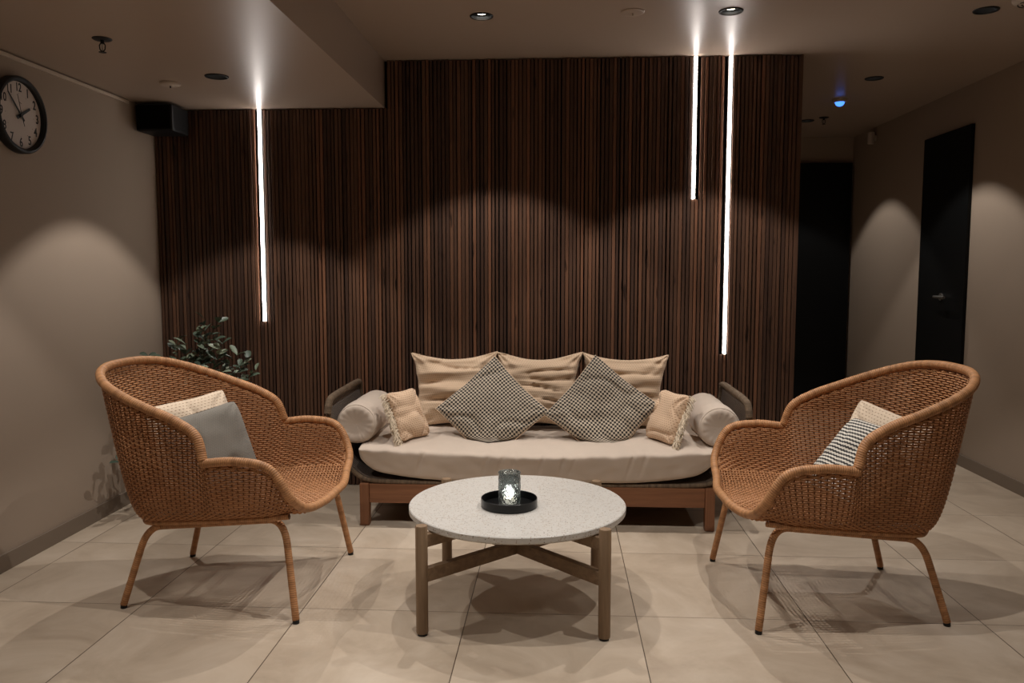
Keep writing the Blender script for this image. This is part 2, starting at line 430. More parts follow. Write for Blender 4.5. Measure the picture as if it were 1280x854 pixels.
LN = ['vertical white light strip on the left, below the lowered ceiling', 'short vertical white light strip, left one of the pair on the right', 'long vertical white light strip, right one of the pair on the right']
for (x, z0, z1), lab in zip(LEDS, LN):
    t = thing('led_strip', lab, 'light strip', (x, YP, z0), 0, 'vertical light strips in the slatted panel')
    box('channel', (-.0125, .004, 0), (.0125, .026, z1-z0-.003), M['steel'], t)
    box('diffuser', (-.0070, -.004, .002), (.0070, .004, z1-z0-.004), M['led'], t, .0015)

# ------------------------------------------------------------------ downlights
def spot(parent, e, ang=94, blend=.22, z=.012):
    l = bpy.data.lights.new('downlight_bulb', 'SPOT'); l.energy = e; l.color = WARM; l.spot_size = math.radians(ang); l.spot_blend = blend
    l.shadow_soft_size = .007
    o = bpy.data.objects.new('bulb', l); COL.objects.link(o); o.parent = parent; o.location = (0, 0, z); return o
def downlight(name_loc, z, label, e, lens='lensdim', deep=.045, group=None):
    t = thing('recessed_downlight', label, 'ceiling light', (*name_loc, z), 0, group)
    MB().lathe([(.0445, .002), (.0445, -.004), (.047, -.006), (.052, -.005), (.0535, -.001), (.0535, .0)], 48, cap=False).build('trim_ring', M['black'], t)
    MB().lathe([(.0445, .0), (.042, .012), (.034, deep*.75), (.026, deep)], 48, cap=False).build('reflector', M['cup'], t)
    MB().lathe([(.0, deep-.004), (.018, deep-.003), (.026, deep)], 32).build('lens', M[lens], t)
    spot(t, e, z=min(.012, deep-.008)); return t
G1 = 'recessed downlights in the ceiling'
downlight(DL_HI[0], H, 'recessed downlight with a bright glint, above the left half of the sofa', P_SPOT, 'lens', .013, G1)
downlight(DL_HI[1], H, 'recessed downlight with a bright glint, close in front of the right light strips', P_SPOT, 'lens', .013, G1)
downlight(DL_HI[2], H, 'recessed grey downlight at the upper right, beside the vented detector', P_SPOT*.12, 'lensdim', .05, G1)
downlight(DL_HI[3], H, 'small recessed downlight over the corridor, in front of the blue glowing sensor', P_SPOT*.75, 'lensdim', .05, G1)
downlight(DL_HI[4], H, 'farthest downlight, partly hidden by the panel edge at the corridor end', P_SPOT*.5, 'lensdim', .05, G1)
downlight(DL_LO[0], H2, 'recessed downlight in the lowered ceiling, left of the left light strip', P_SPOT*.75, 'lensdim', .05, G1)
for i, (x, y) in enumerate(FR_HI+FR_LO):
    downlight((x, y), H if i < len(FR_HI) else H2, 'recessed downlight overhead on the viewer side of the coffee table', P_FRONT*((1.06 if y > -1 else .36)*(.1 if x > 3.5 else (.7 if x < 1 else 1))), 'lensdim', .05, 'downlights on the viewer side')

# ------------------------------------------------------------------ ceiling fittings
def smoke(loc, label, r, dz, vent=False, flush=False):
    t = thing('smoke_detector', label, 'smoke detector', loc, 0)
    MB().lathe([(0, -dz), (r*.75, -dz), (r*.93, -dz*.75), (r, -dz*.45), (r, 0)], 40).build('housing', M['white'] if not flush else M['ceil'], t)
    if vent:
        m = MB()
        for q in (.3, .5, .7):
            for a0 in range(4):
                pts = [(r*q*math.cos(a), r*q*math.sin(a), -dz-.0008) for a in [a0*PI/2+.15+k*.14 for k in range(9)]]
                m.tube(pts, .0022, 6)
        m.build('vent_slots', M['black'], t)
    else:
        MB().lathe([(0, -dz-.010), (.003, -dz-.009), (.0035, -dz)], 12, (0, 0, 0)).build('test_lens', M['black'] if not flush else M['white'], t)
smoke((.273, 1.04, H2), 'round off-white smoke detector on the lowered ceiling near the speaker', .048, .016)
smoke((2.442, .923, H), 'flat ceiling-coloured disc between the two glinting downlights', .052, .007, False, True)
smoke((4.09, .81, H), 'round vented detector cut off by the top right corner', .075, .03, True)
def sprinkler(loc, label, k=1.0):
    t = thing('fire_sprinkler', label, 'sprinkler', loc, 0, 'black ceiling sprinklers')
    MB().lathe([(.0, -.006), (.03, -.006), (.036, -.002), (.036, 0)], 32).build('escutcheon', M['black'], t)
    m = MB(); m.tube([(0, 0, -.004), (0, 0, -.02)], .007, 10)
    for s in (-1, 1): m.tube([(s*.006, 0, -.016), (s*.012, 0, -.026), (s*.010, 0, -.04), (s*.003, 0, -.048)], .0022, 8)
    m.tube([(0, 0, -.046), (0, 0, -.05)], .004, 10)
    m.build('frame', M['black'], t)
    MB().lathe([(0, -.052), (.014, -.052), (.014, -.0505), (0, -.0505)], 24).build('deflector', M['black'], t)
    MB().tube([(0, 0, -.02), (0, 0, -.046)], .0022, 8).build('glass_bulb', M['steel'], t)
sprinkler((.361, .312, H2), 'black fire sprinkler on the lowered ceiling, above the clock side')
sprinkler((4.10, 3.50, H), 'small black fire sprinkler at the far end of the corridor ceiling')
t = thing('presence_sensor', 'round ceiling sensor glowing blue over the corridor', 'sensor', (3.993, 2.842, H))
MB().lathe([(0, -.022), (.040, -.022), (.048, -.010), (.048, 0)], 36).build('housing', M['white'], t)
MB().lathe([(0, -.050), (.016, -.046), (.027, -.036), (.031, -.022)], 32, cap=False).build('dome', M['blue'], t)
t = thing('corridor_camera', 'small pale cylinder fitting on the right wall just under the ceiling', 'wall fitting', (XR, 3.93, H-.09))
MB().lathe([(.024, -.045), (.027, -.040), (.027, .045), (.0, .045)], 24, (-.04, 0, 0)).build('body', M['white'], t)
MB().box((-.016, -.014, -.02), (0, .014, .02), .002).build('bracket', M['white'], t, smooth=False)

# loudspeaker
t = thing('loudspeaker', 'black loudspeaker box in the upper left corner by the slatted panel', 'loudspeaker', (.0, 1.50, 2.03))
MB().box((XL+.022, -.06, -.072), (.085, .13, .068), .012).build('cabinet', M['black'], t, smooth=False)
m = MB().box((XL+.03, -.065, -.062), (.075, -.058, .060), .003); m.build('grille', M['backing'], t, smooth=False)
MB().box((XL, .02, -.03), (XL+.03, .07, .03), .003).build('wall_bracket', M['blackmetal'], t, smooth=False)

# ------------------------------------------------------------------ clock
def text_mesh(txt, size):
    cu = bpy.data.curves.new('tmp', 'FONT'); cu.body = txt; cu.size = size; cu.align_x = 'CENTER'; cu.align_y = 'CENTER'; cu.extrude = .0005; cu.offset = .0006
    t = bpy.data.objects.new('tmp', cu); COL.objects.link(t); dg = bpy.context.evaluated_depsgraph_get()
    me = bpy.data.meshes.new_from_object(t.evaluated_get(dg), depsgraph=dg); bpy.data.objects.remove(t); bpy.data.curves.remove(cu); return me
def clock():
    cy, cz, R = .508, 1.866, .157
    t = thing('wall_clock', 'round black-rimmed wall clock showing seven minutes to two on the left wall', 'clock', (XL, cy, cz))
    MB().lathe([(R-.004, .0), (R, .006), (R, .034), (R-.004, .040), (R-.012, .041), (R-.020, .034), (R-.021, .020)], 72, cap=False, axis='x').build('rim', M['black'], t)
    MB().lathe([(0, .020), (R-.019, .020), (R-.019, .0), (0, .0)], 64, axis='x').build('dial', M['face'], t)
    def yz(r, a): return (r*math.sin(a), r*math.cos(a))     # clockwise from twelve
    for h in range(1, 13):
        me = text_mesh(str(h), .052 if h < 10 else .049); a = 2*PI*h/12; y, z = yz(.112, a)
        me.transform(Matrix(((0, 0, 1, .0208), (.78, 0, 0, y), (0, 1, 0, z), (0, 0, 0, 1))))
        me.name = 'numeral'; link('numeral', me, M['black'], t)
        y, z = yz(.088, a); MB().lathe([(0, .0212), (.0016, .0208)], 10, (0, y, z), 'x').build('hour_dot', M['black'], t)
    y0, z0 = yz(.052, 0.1)
    MB().tube([(.021, y0-.006, z0+.003), (.021, y0+.004, z0-.001), (.021, y0+.010, z0-.002)], .0008, 6).build('dial_mark', M['black'], t)
    def hand(name, ang, L, tail, w, x):
        a = ang; d = Vector((0, math.sin(a), math.cos(a))); p = Vector((0, d.z, -d.y))
        b = -d*tail; e = d*L
        vs = []
        for xx in (x, x+.0015):
            X = Vector((xx, 0, 0)); vs += [X+b+p*w*.7, X+b-p*w*.7, X+e-p*w*.45, X+e+p*w*.45]
        mm = MB(); mm.add(vs, [(0, 1, 2, 3), (7, 6, 5, 4), (0, 4, 5, 1), (1, 5, 6, 2), (2, 6, 7, 3), (3, 7, 4, 0)]); return mm.build(name, M['black'], t, smooth=False)
    hand('minute_hand', 2*PI*53/60, .110, .028, .0065, .026)
    hand('hour_hand', 2*PI*(1+53/60)/12+.06, .072, .026, .010, .0235)
    hand('second_hand', 2*PI*57.6/60, .085, .0, .0012, .029)
    hand('second_hand_tail', 2*PI*27/60, .046, .0, .002, .029)
    MB().lathe([(.007, .022), (.007, .031), (0, .032)], 20, axis='x').build('hub', M['black'], t)
clock()

# ------------------------------------------------------------------ coffee table
TC = Vector((1.972, .118, 0)); TR = .397
def table():
    t = thing('coffee_table', 'round white terrazzo coffee table on four round teak legs', 'table', tuple(TC))
    z0, z1 = .347, .373
    MB().lathe([(0, z0), (TR-.006, z0), (TR, z0+.006), (TR, z1-.003), (TR-.003, z1), (0, z1)], 128).build('tabletop', M['terrazzo'], t, sharp=30)
    a = .305
    for sx in (-1, 1):
        for sy in (-1, 1):
            L = MB(); L.lathe([(0, .008), (.0195, .008), (.0205, .012), (.0205, .374), (.0185, .3775), (0, .378)], 32, (sx*a, sy*a, 0))
            lg = L.build('leg', M['ash'], t, sharp=50)
            MB().lathe([(0, 0), (.0165, 0), (.0165, .009), (0, .009)], 24, (sx*a, sy*a, 0)).build('foot_pad', M['black'], lg)
    for k, ang in enumerate((PI/4, -PI/4)):
        R = Matrix.Rotation(ang, 4, 'Z')
        Lh = a*math.sqrt(2)-.014
        for zlo, zhi, nm in ((.183, .229, 'lower_brace'), (.303, .3465, 'upper_brace')):
            if k == 0: parts = [(-Lh, Lh)]
            else: parts = [(-Lh, -.0135), (.0135, Lh)]
            m = MB()
            for p0, p1 in parts: m.box((p0, -.0135, zlo), (p1, .0135, zhi), .002, R, (0, 0, 0))
            m.build(nm, M['ashx'], t, smooth=False)
table()
t = thing('tray', 'round black metal tray standing on the terrazzo table', 'tray', (1.945, .068, .3735))
MB().lathe([(0, 0), (.099, 0), (.102, .002), (.102, .031), (.1005, .0325), (.099, .031), (.099, .005), (0, .005)], 96).build('tray_body', M['blackmetal'], t, sharp=30)
t = thing('candle_holder', 'embossed grey glass candle holder glowing on the black tray', 'candle holder', (1.946, .068, .3785))
prof = [(0, 0), (.036, 0), (.0385, .003), (.037, .008), (.0405, .014)]+[(.0405+.0004*math.sin(i), .014+i*.0064) for i in range(1, 14)]+[(.039, .107), (.0385, .113), (.041, .118), (.0405, .1205), (.0375, .1205), (.0365, .112)]+[(.0375, .10-.0085*i) for i in range(0, 10)]+[(.0365, .011), (0, .009)]
MB().lathe(prof, 64).build('glass', M['glass'], t, sharp=60)
c = thing('tea_light', 'lit white tea light inside the grey glass candle holder', 'candle', (1.946, .068, .3885))
MB().lathe([(0, 0), (.019, 0), (.0195, .002), (.0195, .016), (.018, .017), (0, .0155)], 32).build('wax_cup', M['wax'], c)
MB().lathe([(0, .0165), (.011, .019), (.0145, .030), (.0135, .042), (.008, .054), (0, .060)], 20).build('flame', M['flame'], c)

# ------------------------------------------------------------------ rattan chairs
RB = [(-.468, 0, .866), (-.456, .112, .864), (-.419, .213, .852), (-.358, .29, .825), (-.272, .334, .79), (-.171, .354, .751), (-.07, .363, .712), (.009, .372, .661), (.039, .386, .578)]
RF = [(.033, .388, .571), (.154, .393, .581), (.269, .388, .557), (.33, .359, .449), (.346, .252, .384), (.372, .127, .373), (.382, 0, .379)]
BASE = [(-.330, 0, .303), (-.321, .09, .304), (-.287, .165, .308), (-.235, .225, .315), (-.13, .256, .328), (-.02, .270, .340), (.03, .277, .346), (.14, .290, .358), (.24, .298, .368), (.30, .304, .376)]
def mir(P): return [(x, -y, z) for x, y, z in P]
def chair():
    t = thing('rattan_armchair', '', 'armchair')
    # rim: high back rail and low arm-and-seat rail
    back = cr(mir(RB)[::-1][:-1]+RB, 10); front = cr(RF+mir(RF)[::-1][1:], 10)
    MB().tube(back, .0165, 14).build('back_rim', M['cane'], t, sharp=0)
    MB().tube(front, .0155, 14).build('arm_rim', M['cane'], t, sharp=0)
    # wall between rim and base: half from v=0 back to the front corner
    n = 16
    rim = cr(RB, n)
    rimf = cr(RF, n)                     # front curve, index i -> RF param
    # correspondence to base points
    b1 = resample(cr(BASE[:7], n), 8*n+1); b2 = cr(BASE[6:], n)
    half = []
    for i in range(8*n+1):
        half.append((rim[i], b1[i]))
    m = int(3.75*n)
    for i in range(1, m+1):
        f = i/m*3*n; j = min(int(f), 3*n-1)
        half.append((rimf[i], b2[j].lerp(b2[j+1], f-j)))
    # resample evenly by mean arc length
    L = [0]
    for (r0, c0), (r1, c1) in zip(half, half[1:]): L.append(L[-1]+.35*(r1-r0).length+.65*(c1-c0).length+1e-6)
    NS = 54; samp = []; j = 0
    for i in range(NS+1):
        q = L[-1]*i/NS
        while j < len(L)-2 and L[j+1] < q: j += 1
        s = (q-L[j])/(L[j+1]-L[j]); s = min(1, s)
        samp.append((half[j][0].lerp(half[j+1][0], s), half[j][1].lerp(half[j+1][1], s)))
    full = [(Vector((a.x, -a.y, a.z)), Vector((b.x, -b.y, b.z))) for a, b in samp[::-1][:-1]]+samp
    cols = []                            # each: list of points base->rim evenly spaced
    for a, b in full:
        D = a.z-b.z; q = min(1, D/.2)
        c = Vector((b.x+(a.x-b.x)*.36*q, b.y+(a.y-b.y)*.48*q, b.z+.012*q))
        p1 = b.lerp(c, .97); p2 = c.lerp(a, .12)
        pts = []
        for i in range(41):
            q = i/40; pts.append(b*(1-q)**3+p1*3*q*(1-q)**2+p2*3*q*q*(1-q)+a*q**3)
        cols.append(pts)
    N = len(cols)
    def arc(c):
        l = [0]
        for p, q in zip(c, c[1:]): l.append(l[-1]+(q-p).length)
        return l
    arcs = [arc(c) for c in cols]
    def at(i, h):
        l = arcs[i]; c = cols[i]
        if h >= l[-1]: return c[-1]
        lo = 0
        import bisect
        lo = max(0, bisect.bisect_right(l, h)-1); lo = min(lo, len(c)-2)
        return c[lo].lerp(c[lo+1], (h-l[lo])/max(1e-9, l[lo+1]-l[lo]))
    # surface normals (horizontal-ish outward)
    def nrm(i, h):
        i0, i1 = max(0, i-1), min(N-1, i+1)
        tu = at(i1, h)-at(i0, h); tv = at(i, min(arcs[i][-1], h+.01))-at(i, max(0, h-.01))
        v = tu.cross(tv)
        return v.normalized() if v.length > 1e-9 else Vector((0, 0, 1))
    st = MB()
    for i in range(0, N):
        c = resample(cols[i], 14); st.tube(c, .0027, 5)
    ws = MB(); rp = .0088; k = 0
    hmax = max(a[-1] for a in arcs)
    while .006+k*rp < hmax:
        h = .006+k*rp; run = []
        for i in range(N+1):
            ok = i < N and arcs[i][-1] > h+.004
            if ok:
                nn = nrm(i, h); s = 1 if (i+k) % 2 else -1
                if run:   # midpoint between stakes
                    pass
                run.append(at(i, h)+nn*(.0027*s))
            elif run:
                if len(run) > 2:
                    P = cr(run, 2); ws.tube(P, .0038, 5)
                run = []
        k += 1
    # denser first: two twisted border rows on the base
    st.build('stakes', M['stake'], t, sharp=0); ws.build('woven_shell', M['strand'], t, sharp=0)
    # raised border braid just under the rims
    bd = MB()
    for off in (.024, .030):
        P = []
        for i in range(N):
            l = arcs[i][-1]
            if l > .06: P.append(at(i, l-off)+nrm(i, l-off)*(.004 if i % 2 else -.004))
        # split at the rim jump
        seg = [P[0]]
        for p in P[1:]:
            if (p-seg[-1]).length > .055:
                if len(seg) > 2: bd.tube(cr(seg, 2), .0032, 5)
                seg = [p]
            else: seg.append(p)
        if len(seg) > 2: bd.tube(cr(seg, 2), .0032, 5)
    bd.build('border_braid', M['cane'], t, sharp=0)
    ring = cr(mir(BASE)[::-1][:-1]+BASE, 6)
    MB().tube([Vector((p.x*1.03, p.y*1.04, p.z-.005)) for p in ring]+[Vector((.33, .2, .372)), Vector((.34, 0, .368)), Vector((.33, -.2, .372))][0:0], .0095, 10).build('base_ring', M['cane'], t, sharp=0)
    # seat: woven between the shell walls and the front rim
    import bisect
    zs = lambda u: .352+.055*max(0, min(1, (u+.42)/.75))
    def seam_pt(i, zt):
        for p, q in zip(cols[i], cols[i][1:]):
            if p.z <= zt <= q.z: return p.lerp(q, (zt-p.z)/max(1e-9, q.z-p.z))
        return cols[i][-1]
    left = []; half_i = [i for i in range(N//2, N)]
    for i in half_i:
        p = cols[i][-1]; q = seam_pt(i, zs(cols[i][12].x)); left.append(q)
    left = [p for p in left if p.x < .325]
    left.append(Vector((.333, .352, .432)))
    left = resample(left, 70)
    fr = [p for p in front if abs(p.y) < .352 and p.x > .3]
    fr = resample([Vector((.333, .352, .432))]+[p for p in fr]+[Vector((.333, -.352, .432))], 61) if fr[0].y > 0 else fr
    NU = 74; NV = 48
    G = []
    for a in range(NU+1):                # a: back -> front
        s = a/NU; idx = s*69; j = min(68, int(idx)); Lp = left[j].lerp(left[j+1], idx-j)
        row = []
        for b in range(NV+1):
            q = b/NV                     # left(+v) -> right(-v)
            Rp = Vector((Lp.x, -Lp.y, Lp.z)); p = Lp.lerp(Rp, q)
            # blend: the front edge follows the rim
            fq = q*60; fj = min(59, int(fq)); fp = fr[fj].lerp(fr[fj+1], fq-fj)
            base = left[-1].lerp(Vector((left[-1].x, -left[-1].y, left[-1].z)), q)
            p = p+(fp-base)*(s**2.2)
            p.z -= .030*math.sin(PI*q)*(1-s**2)
            row.append(p)
        G.append(row)
    se = MB()
    for b in range(2, NV-1):             # strands running back to front
        pts = []
        for a in range(0, NU+1): pts.append(G[a][b]+Vector((0, 0, .0022*(1 if (a+b) % 2 else -1))))
        if b in (2, NV-2): pass
        se.tube(pts, .0036, 4)
    for a in range(1, NU+1, 1):          # ribs running side to side
        se.tube([G[a][b] for b in range(0, NV+1, 2)]+([] if NV % 2 == 0 else [G[a][NV]]), .0022, 4)
    se.build('seat', M['strand'], t, sharp=0)
    # leg frames: one bent tube per side split in two legs and a side rail, plus cross rails
    for s in (-1, 1):
        f0, f1 = Vector((.333, s*.342, .012)), Vector((.283, s*.288, .325))
        r0, r1 = Vector((-.337, s*.266, .012)), Vector((-.262, s*.232, .268))
        def leg(foot, top, into):
            d = (top-foot); k1 = top-d.normalized()*.0; e = into
            pts = [foot.lerp(top, i/8) for i in range(8)]+cr([top-d*.06, top+Vector((0, 0, .0))+(e-top)*.25+Vector((0, 0, .012)), e], 5)
            P = [foot.lerp(top, i/10) for i in range(0, 9)]
            b0 = P[-1]; c1 = top+d*.10
            for i in range(1, 9):
                q = i/8; P.append(b0*(1-q)**2+c1*2*q*(1-q)+e*q*q)
            return P
        fe, re = Vector((.215, s*.276, .345)), Vector((-.195, s*.238, .300))
        for foot, top, e in ((f0, f1, fe), (r0, r1, re)):
            lg = MB().tube(leg(foot, top, e), .0125, 12).build('leg', M['cane'], t, sharp=0)
            dn = (foot-top).normalized()
            MB().tube([foot+dn*-.004, Vector((foot.x, foot.y, 0))+dn*-.0], .0118, 12).build('foot_cap', M['black'], lg)
        MB().tube([fe, re], .0125, 12).build('side_rail', M['cane'], t, sharp=0)
    for u, w, z in ((.20, .272, .340), (-.19, .236, .298)):
        MB().tube([(u, -w, z), (u, w, z)], .0105, 10).build('cross_rail', M['cane'], t, sharp=0)
    return t
CH = chair()
CH.location = (.888, .225, 0); CH.rotation_euler = (0, 0, -.023)
CH['label'] = 'rattan armchair on the left, holding a grey and a cream cushion'; CH['group'] = 'wicker tub chairs'
C2 = copy_tree(CH); C2.location = (3.121, .239, 0); C2.rotation_euler = (0, 0, 3.178)
C2['label'] = 'rattan armchair on the right, holding a black zigzag cushion'

# ------------------------------------------------------------------ cushions
def pillow(name, label, loc, xa, ya, w, h, th, mat, seed=0, pinch=.07, wr=.006, wrs=9, stretch=(1, 1), group=None, cat='cushion', sag=0, piping=None, N=56, bottom_z=None, kx=0, rnd_=.05):
    xa = Vector(xa).normalized(); ya = Vector(ya); ya = (ya-xa*ya.dot(xa)).normalized(); za = xa.cross(ya)
    t = thing(name, label, cat, loc, 0, group)
    R = Matrix((xa, ya, za)).transposed().to_4x4(); t.matrix_world = Matrix.Translation(loc) @ R
    m = MB(); edges = []
    for side in (1, -1):
        P = []
        for i in range(N+1):
            row = []
            for j in range(N+1):
                # denser near the borders
                u = math.sin((i/N*2-1)*PI/2); v = math.sin((j/N*2-1)*PI/2)
                cu, cv = max(0, 1-abs(u)**2.4), max(0, 1-abs(v)**2.4)
                x = w/2*u*(1-pinch*(1-v*v)); y = h/2*v*(1-pinch*(1-u*u))
                kr = 1-rnd_*(u*u*v*v)**3; x *= kr; y *= kr
                z = side*(th/2*(cu*cv)**.42)
                q = Vector((x*wrs*stretch[0]+seed*7.1, y*wrs*stretch[1]+seed*3.3, seed+side*.8))
                a = noise.noise(q)+.5*noise.noise(q*2.1)-1.1*max(0, 1-abs(noise.noise(q*.9+Vector((3, 3, 3))))*5)**2
                z += a*wr*2*(cu*cv)**.3*side
                x += noise.noise(q+Vector((5, 0, 0)))*wr*.7; y += noise.noise(q+Vector((0, 9, 0)))*wr*.7
                # gather folds running in from the corners
                cr_ = math.hypot(abs(u)-1, abs(v)-1); an = math.atan2(1-abs(v)+1e-6, 1-abs(u)+1e-6)
                z += side*wr*.9*math.sin(an*9+seed)*max(0, 1-cr_/.75)*min(1, cr_*4)*(cu*cv)**.15
                y -= sag*(1-v)*.5*(1-u*u)*-.2
                z += kx*u*u
                row.append((x, y, z))
            P.append(row)
        uvf = lambda a, b: (math.sin((a/N*2-1)*PI/2)*w/2+.5, math.sin((b/N*2-1)*PI/2)*h/2+.5)
        m.grid(P, uvf)
    # weld the two faces along the shared border
    o = m.build('cover', mat, t, sharp=0)
    if bottom_z is not None:            # the lower part squashes where it meets the seat
        me = o.data; mw = t.matrix_world; inv = mw.inverted()
        for vv in me.vertices:
            p = mw @ vv.co
            if p.z < bottom_z+.03:
                k = (bottom_z+.03-p.z); p.z = bottom_z+.03*math.exp(-k/.03); vv.co = inv @ p
        me.update()
    if piping:
        b = []
        for k in range(80):
            s = k/80*4; e = int(s); f = (s-e)*2-1
            u, v = [(f, -1), (1, f), (-f, 1), (-1, -f)][e]
            x = w/2*u*(1-pinch*(1-v*v)); y = h/2*v*(1-pinch*(1-u*u))
            b.append(Vector((x, y, kx*u*u)))
        MB().tube(b, .0028, 8, closed=True).build('seam', piping, t, sharp=0)
    return t
def fringe(t, w, h, side, L=.04, n=70, mat=None, pinch=.07):
    """loose cotton strands along one edge and the bottom"""
    m = MB(); rnd = random.Random(5)
    def strand(x, y, dx, dy):
        pts = []; z = rnd.uniform(-.006, .010); l = L*rnd.uniform(.7, 1.15); a = rnd.uniform(-.5, .5)
        for k in range(6):
            q = k/5; pts.append(Vector((x+dx*l*q+a*.012*q*q*4*abs(dy)+rnd.uniform(-.002, .002), y+dy*l*q-.02*q*q*abs(dx)+a*.012*q, z+rnd.uniform(-.003, .003)+.008*q)))
        m.tube(pts, [.0022]*5+[.0012], 4)
    for i in range(n):
        v = rnd.uniform(-1, 1); strand(side*w/2*(1-pinch*(1-v*v))-side*.004, h/2*v, side, 0)
    for i in range(int(n*.8)):
        v = rnd.uniform(-1, .3); strand(side*(w/2-.004)*1.0, h/2*v, side*.5, -.8)
    m.build('fringe', mat, t, sharp=0)

# ------------------------------------------------------------------ sofa
X0, X1 = 1.171, 2.858
XM = (X0+X1)/2
def sofa():
    t = thing('daybed_sofa', 'low teak daybed sofa with rope-wrapped arms and off-white mattress against the slatted panel', 'sofa', (XM, .955, 0))
    hx = (X1-X0)/2; yf, yb = 0, .60
    for sx in (-1, 1):
        for y in (yf, yb):
            MB().box((sx*hx-(.0 if sx < 0 else .046), y, 0), (sx*hx+(.046 if sx < 0 else 0), y+.046, .206), .006).build('leg', M['teakv'], t, smooth=False)
    MB().box((-hx+.046, .008, .110), (hx-.046, .034, .203), .004).build('front_rail', M['teak'], t, smooth=False)
    MB().box((-hx+.046, yb+.012, .110), (hx-.046, yb+.038, .203), .004).build('back_rail', M['teak'], t, smooth=False)
    for sx in (-1, 1):
        x = sx*(hx-.02); MB().box((min(x, x-sx*.026), .046, .110), (max(x, x-sx*.026), yb, .203), .004).build('side_rail', M['teak'], t, smooth=False)
    # rope hammock shell: profile in x-z, swept over depth, with arms at both ends
    prof = [(-.985, .600), (-.992, .545), (-.975, .47), (-.945, .385), (-.905, .30), (-.845, .236), (-.76, .214), (-.5, .209), (0, .208)]
    pr = cr([(x, 0, z) for x, z in prof], 6); pr = pr+[Vector((-p.x, 0, p.z)) for p in pr[::-1][1:]]
    pr = resample(pr, 120)
    ny = 26; yA, yB = .022, .62
    def edge(p):          # front edge: the arm's top corner is rounded back
        k = max(0, (p.z-.53)/.07); return yA+.045*min(1, k)**2
    P = [[(p.x, edge(p)+(yB-edge(p))*j/ny, p.z+.012*min(1, (j/ny)*5)*min(1, max(0, (p.z-.5)/.1))) for j in range(ny+1)] for p in pr]
    LL = [0]
    for a, b in zip(pr, pr[1:]): LL.append(LL[-1]+(b-a).length)
    m = MB(); m.grid(P, lambda i, j: (j/ny*.62, LL[min(i, 119)]))
    Q = [[(x*.992, y, z+.012) for x, y, z in row] for row in P]; m.grid(Q, lambda i, j: (j/ny*.62, LL[min(i, 119)]))
    m.build('rope_shell', M['ropeweave'], t, sharp=0)
    fe = [Vector((p.x, edge(p), p.z)) for p in pr]
    MB().tube([q for q in fe if q.z < .6], .0115, 12).build('front_rope_edge', M['rope'], t, sharp=0)
    for s in (-1, 1):
        zt = .600; x = s*.985
        top = cr([(s*.990, .0, .54), (s*.988, .012, .585), (x, .06, .612), (x, .30, .618), (x, .56, .618), (x, .605, .60), (x, .62, .54), (s*.95, .62, .42)], 6)
        MB().tube(top, .017, 12).build('armrest_rope', M['rope'], t, sharp=0)
    # mattress
    N = (300, 40, 14); lx, ly = .842, .315; r = .018
    bm = bmesh.new(); m = MB()
    def shape(a, b, c):
        lz = .075
        p = Vector((a*lx, b*ly, c*lz)); q = Vector((max(-lx+r, min(lx-r, p.x)), max(-ly+r, min(ly-r, p.y)), max(-lz+r, min(lz-r, p.z))))
        d = p-q
        if d.length > 1e-9: p = q+d.normalized()*r
        x, y, z = p
        k = abs(x)/lx
        top = .366-.014*math.cos(PI*min(1, k)*.9)+.022*min(1, max(0, (y+ly)/.14))+.010*min(1, max(0, (y+ly)/.5))
        bot = .222+.030*max(0, (k-.45)/.4)**2+.05*max(0, (k-.88)/.12)**2
        if bot > top-.012: bot = top-.012
        q = (z+.075)/.15; Z = bot+(top-bot)*q
        # tufting: dimples and wrinkles running to the front edge
        if q > .5:
            n1 = noise.noise(Vector((x*9, y*4, 1)))+.6*noise.noise(Vector((x*26, y*6, 4))); Z += .0060*n1
            for tx in (-.52, -.18, .16, .48):
                dd = math.hypot((x-tx), (y+.20)*.8); Z -= .006*math.exp(-(dd/.035)**2)
        Y = y+.004*noise.noise(Vector((x*14, z*20, 7)))*(1 if y < 0 else .3)-.006*(1-k*k)
        if y < -ly+.05: Y += (1-q)*.035
        # upright pull creases on the front face
        if y < -ly+.06:
            for tx, a0 in ((-.55, .9), (-.24, .8), (-.17, 1), (-.11, .6), (.02, .8), (.12, .9), (.17, .6), (.44, .9), (.50, .7)):
                Y += .010*a0*math.exp(-((x-tx-(q-.5)*.04)/.009)**2)*min(1, q*1.3)
        return (x, Y+.315-.028+.0, Z)
    for ax in range(3):
        o1, o2 = [i for i in range(3) if i != ax]
        for s in (-1, 1):
            P = []
            for i in range(N[o1]+1):
                row = []
                for j in range(N[o2]+1):
                    c = [0, 0, 0]; c[ax] = s; c[o1] = i/N[o1]*2-1; c[o2] = j/N[o2]*2-1; row.append(shape(*c))
                P.append(row)
            m.grid(P, lambda i, j: (i*.02, j*.02))
    m.build('mattress', M['canvas'], t, sharp=0)
sofa()
SZ = .388
